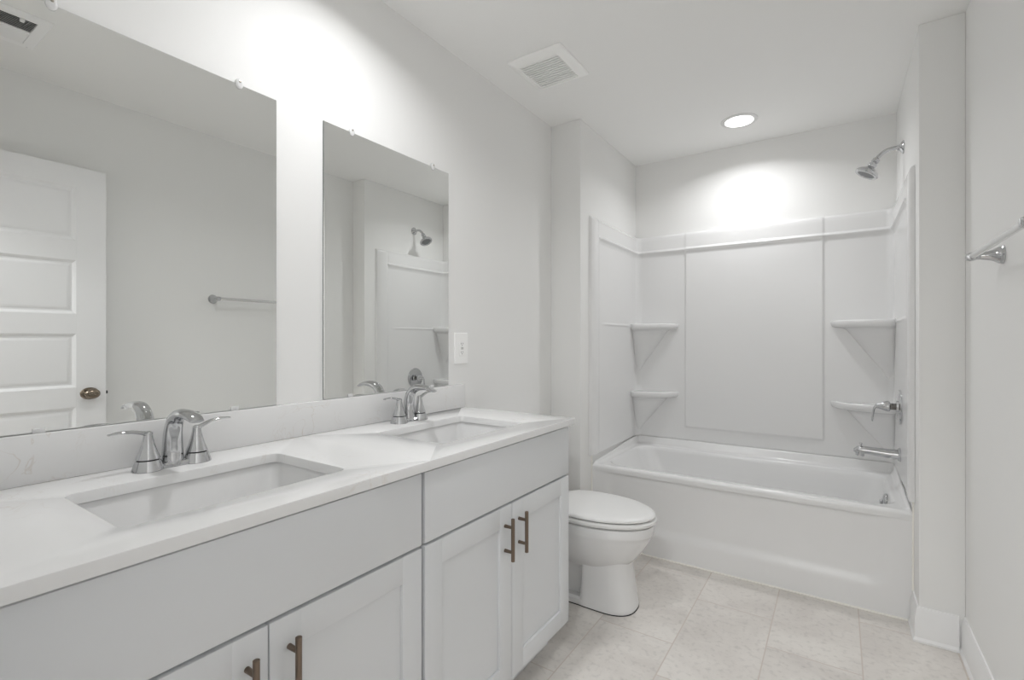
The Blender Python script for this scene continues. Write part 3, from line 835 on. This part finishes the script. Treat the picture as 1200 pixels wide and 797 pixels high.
def make_register():
    x0, x1, y0, y1 = 1.190, 1.490, 0.245, 0.598
    t = thing('air_register', 'white two way ceiling air register reflected at the top of the near mirror', 'vent', ((x0+x1)/2, (y0+y1)/2, H))
    a0, a1, b0, b1 = x0+0.042, x1-0.042, y0+0.042, y1-0.042
    def R(i, z): return [(x, y, z) for x, y in rrect(x0+i, x1-i, y0+i, y1-i, 0.002, 2)]
    fr = MB().loft([R(0, H-0.0005), R(0.001, H-0.004), R(0.006, H-0.009), R(0.030, H-0.011), R(0.040, H-0.010), R(0.042, H-0.004)], True)
    fr.build('frame', M_grille, t, angle=30)
    MB().box(a0-0.004, a1+0.004, b0-0.004, b1+0.004, H-0.002, H-0.001).build('duct_opening', M_dark, t)
    lv = MB()
    n = 9; cx = (a0+a1)/2
    for i in range(n):
        for s in (-1, 1):
            x = cx+s*(0.006+(i+0.5)*((a1-a0)/2-0.006)/n)
            w = 0.0068
            # blades splay outwards on both halves
            lv.loft([[(x-s*w*0.55, b0, H-0.0028), (x-s*w*0.55, b1, H-0.0028)], [(x+s*w*0.75, b0, H-0.0095), (x+s*w*0.75, b1, H-0.0095)],
                     [(x+s*w*0.75+0.0006, b0, H-0.0095), (x+s*w*0.75+0.0006, b1, H-0.0095)], [(x-s*w*0.55+0.0006, b0, H-0.0028), (x-s*w*0.55+0.0006, b1, H-0.0028)]], False)
    lv.box(cx-0.005, cx+0.005, b0, b1, H-0.011, H-0.004, 0.001)
    lv.build('louvres', M_grille, t, recalc=False)
    MB().box(a0-0.006, a0+0.006, b1-0.050, b1-0.036, H-0.022, H-0.009, 0.002).build('damper_lever', M_plast, t)
    MB().lathe((a1+0.022, b1+0.018, H-0.0108), (0, 0, -1), [(0, 0.004), (0.001, 0.003), (0.0015, 0)], 12).build('screw', M_plast, t)
make_register()

M_lens = emit_mat('lens_glow', LENS_GLOW)
def make_can(x, y, strength, label, rad=0.074):
    t = thing('recessed_light', label, 'ceiling light', (x, y, H), 'recessed ceiling lights')
    MB().lathe((x, y, H-0.0003), (0, 0, -1), [(0, rad+0.022), (0.003, rad+0.021), (0.006, rad+0.012), (0.007, rad+0.003), (0.005, rad)], 48, cap0=True, cap1=False).build('trim_ring', M_plast, t)
    MB().lathe((x, y, H-0.0015), (0, 0, -1), [(0, rad), (0.003, rad), (0.0045, rad*0.85), (0.0052, rad*0.5), (0.0055, 0)], 48).build('lens', M_lens, t)
    ld = bpy.data.lights.new('downlight', 'AREA'); ld.shape = 'DISK'; ld.size = rad*1.1
    ld.energy = strength; ld.spread = math.radians(BEAM); ld.color = (0.985, 0.99, 1)
    lo = bpy.data.objects.new('downlight', ld); COL.objects.link(lo); lo.parent = t; lo.location = (0, 0, -0.009)
    return t
make_can(0.930, 3.030, TUB_LIGHT, 'glowing round recessed light in the ceiling over the bathtub')
make_can(0.450, 0.970, ROOM_LIGHT, 'round recessed ceiling light in front of the vanity mirrors, above the picture')
def make_hall_fill():  # added fill lamp, never in view, brightens the room through the doorway
    x, y = 1.25, -0.75
    t = thing('hallway_fill_lamp', 'added unseen round fill lamp on the hallway ceiling behind the doorway', 'ceiling light', (x, y, H))
    MB().lathe((x, y, H), (0, 0, -1), [(0, 0.20), (0.02, 0.20), (0.022, 0.19)], 40).build('lamp_base', M_plast, t)
    MB().lathe((x, y, H-0.02), (0, 0, -1), [(0, 0.19), (0.02, 0.185), (0.04, 0.16), (0.055, 0.10), (0.06, 0)], 40).build('lamp_shade', emit_mat('hall_fill_glow', HALL_FILL, (0.97, 0.985, 1, 1)), t)
make_hall_fill()

# ------------------------------------------------------------------ towel bar on the right wall
def make_bar():
    ya, yb, z = 1.445, 2.010, 1.440
    t = thing('towel_bar', 'satin chrome towel bar with bell shaped posts on the right wall', 'towel bar', (W, (ya+yb)/2, z))
    for y in (ya, yb):
        s = 1 if y == yb else -1
        yp = y-s*0.020
        p = MB().lathe((W, yp, z), (-1, 0, 0), [(0, 0.027), (0.004, 0.027), (0.006, 0.0245), (0.010, 0.025), (0.013, 0.023), (0.022, 0.017), (0.036, 0.0125), (0.050, 0.010), (0.058, 0.0095), (0.066, 0.0125), (0.074, 0.0125), (0.082, 0.009), (0.0835, 0)], 28)
        p.lathe((W-0.070, yp-s*0.012, z), (0, s, 0), [(0, 0.0105), (0.003, 0.0125), (0.018, 0.0125), (0.026, 0.0105), (0.030, 0.006), (0.031, 0)], 20)
        k = p.build('post', M_chrome, t); k['label'] = 'bell shaped chrome post'
    MB().tube([(W-0.070, ya+0.022, z), (W-0.070, yb-0.022, z)], 0.0085, 18).build('bar', mat('satin_chrome', (0.80, 0.80, 0.80, 1), 0.22, metal=1), t)
make_bar()
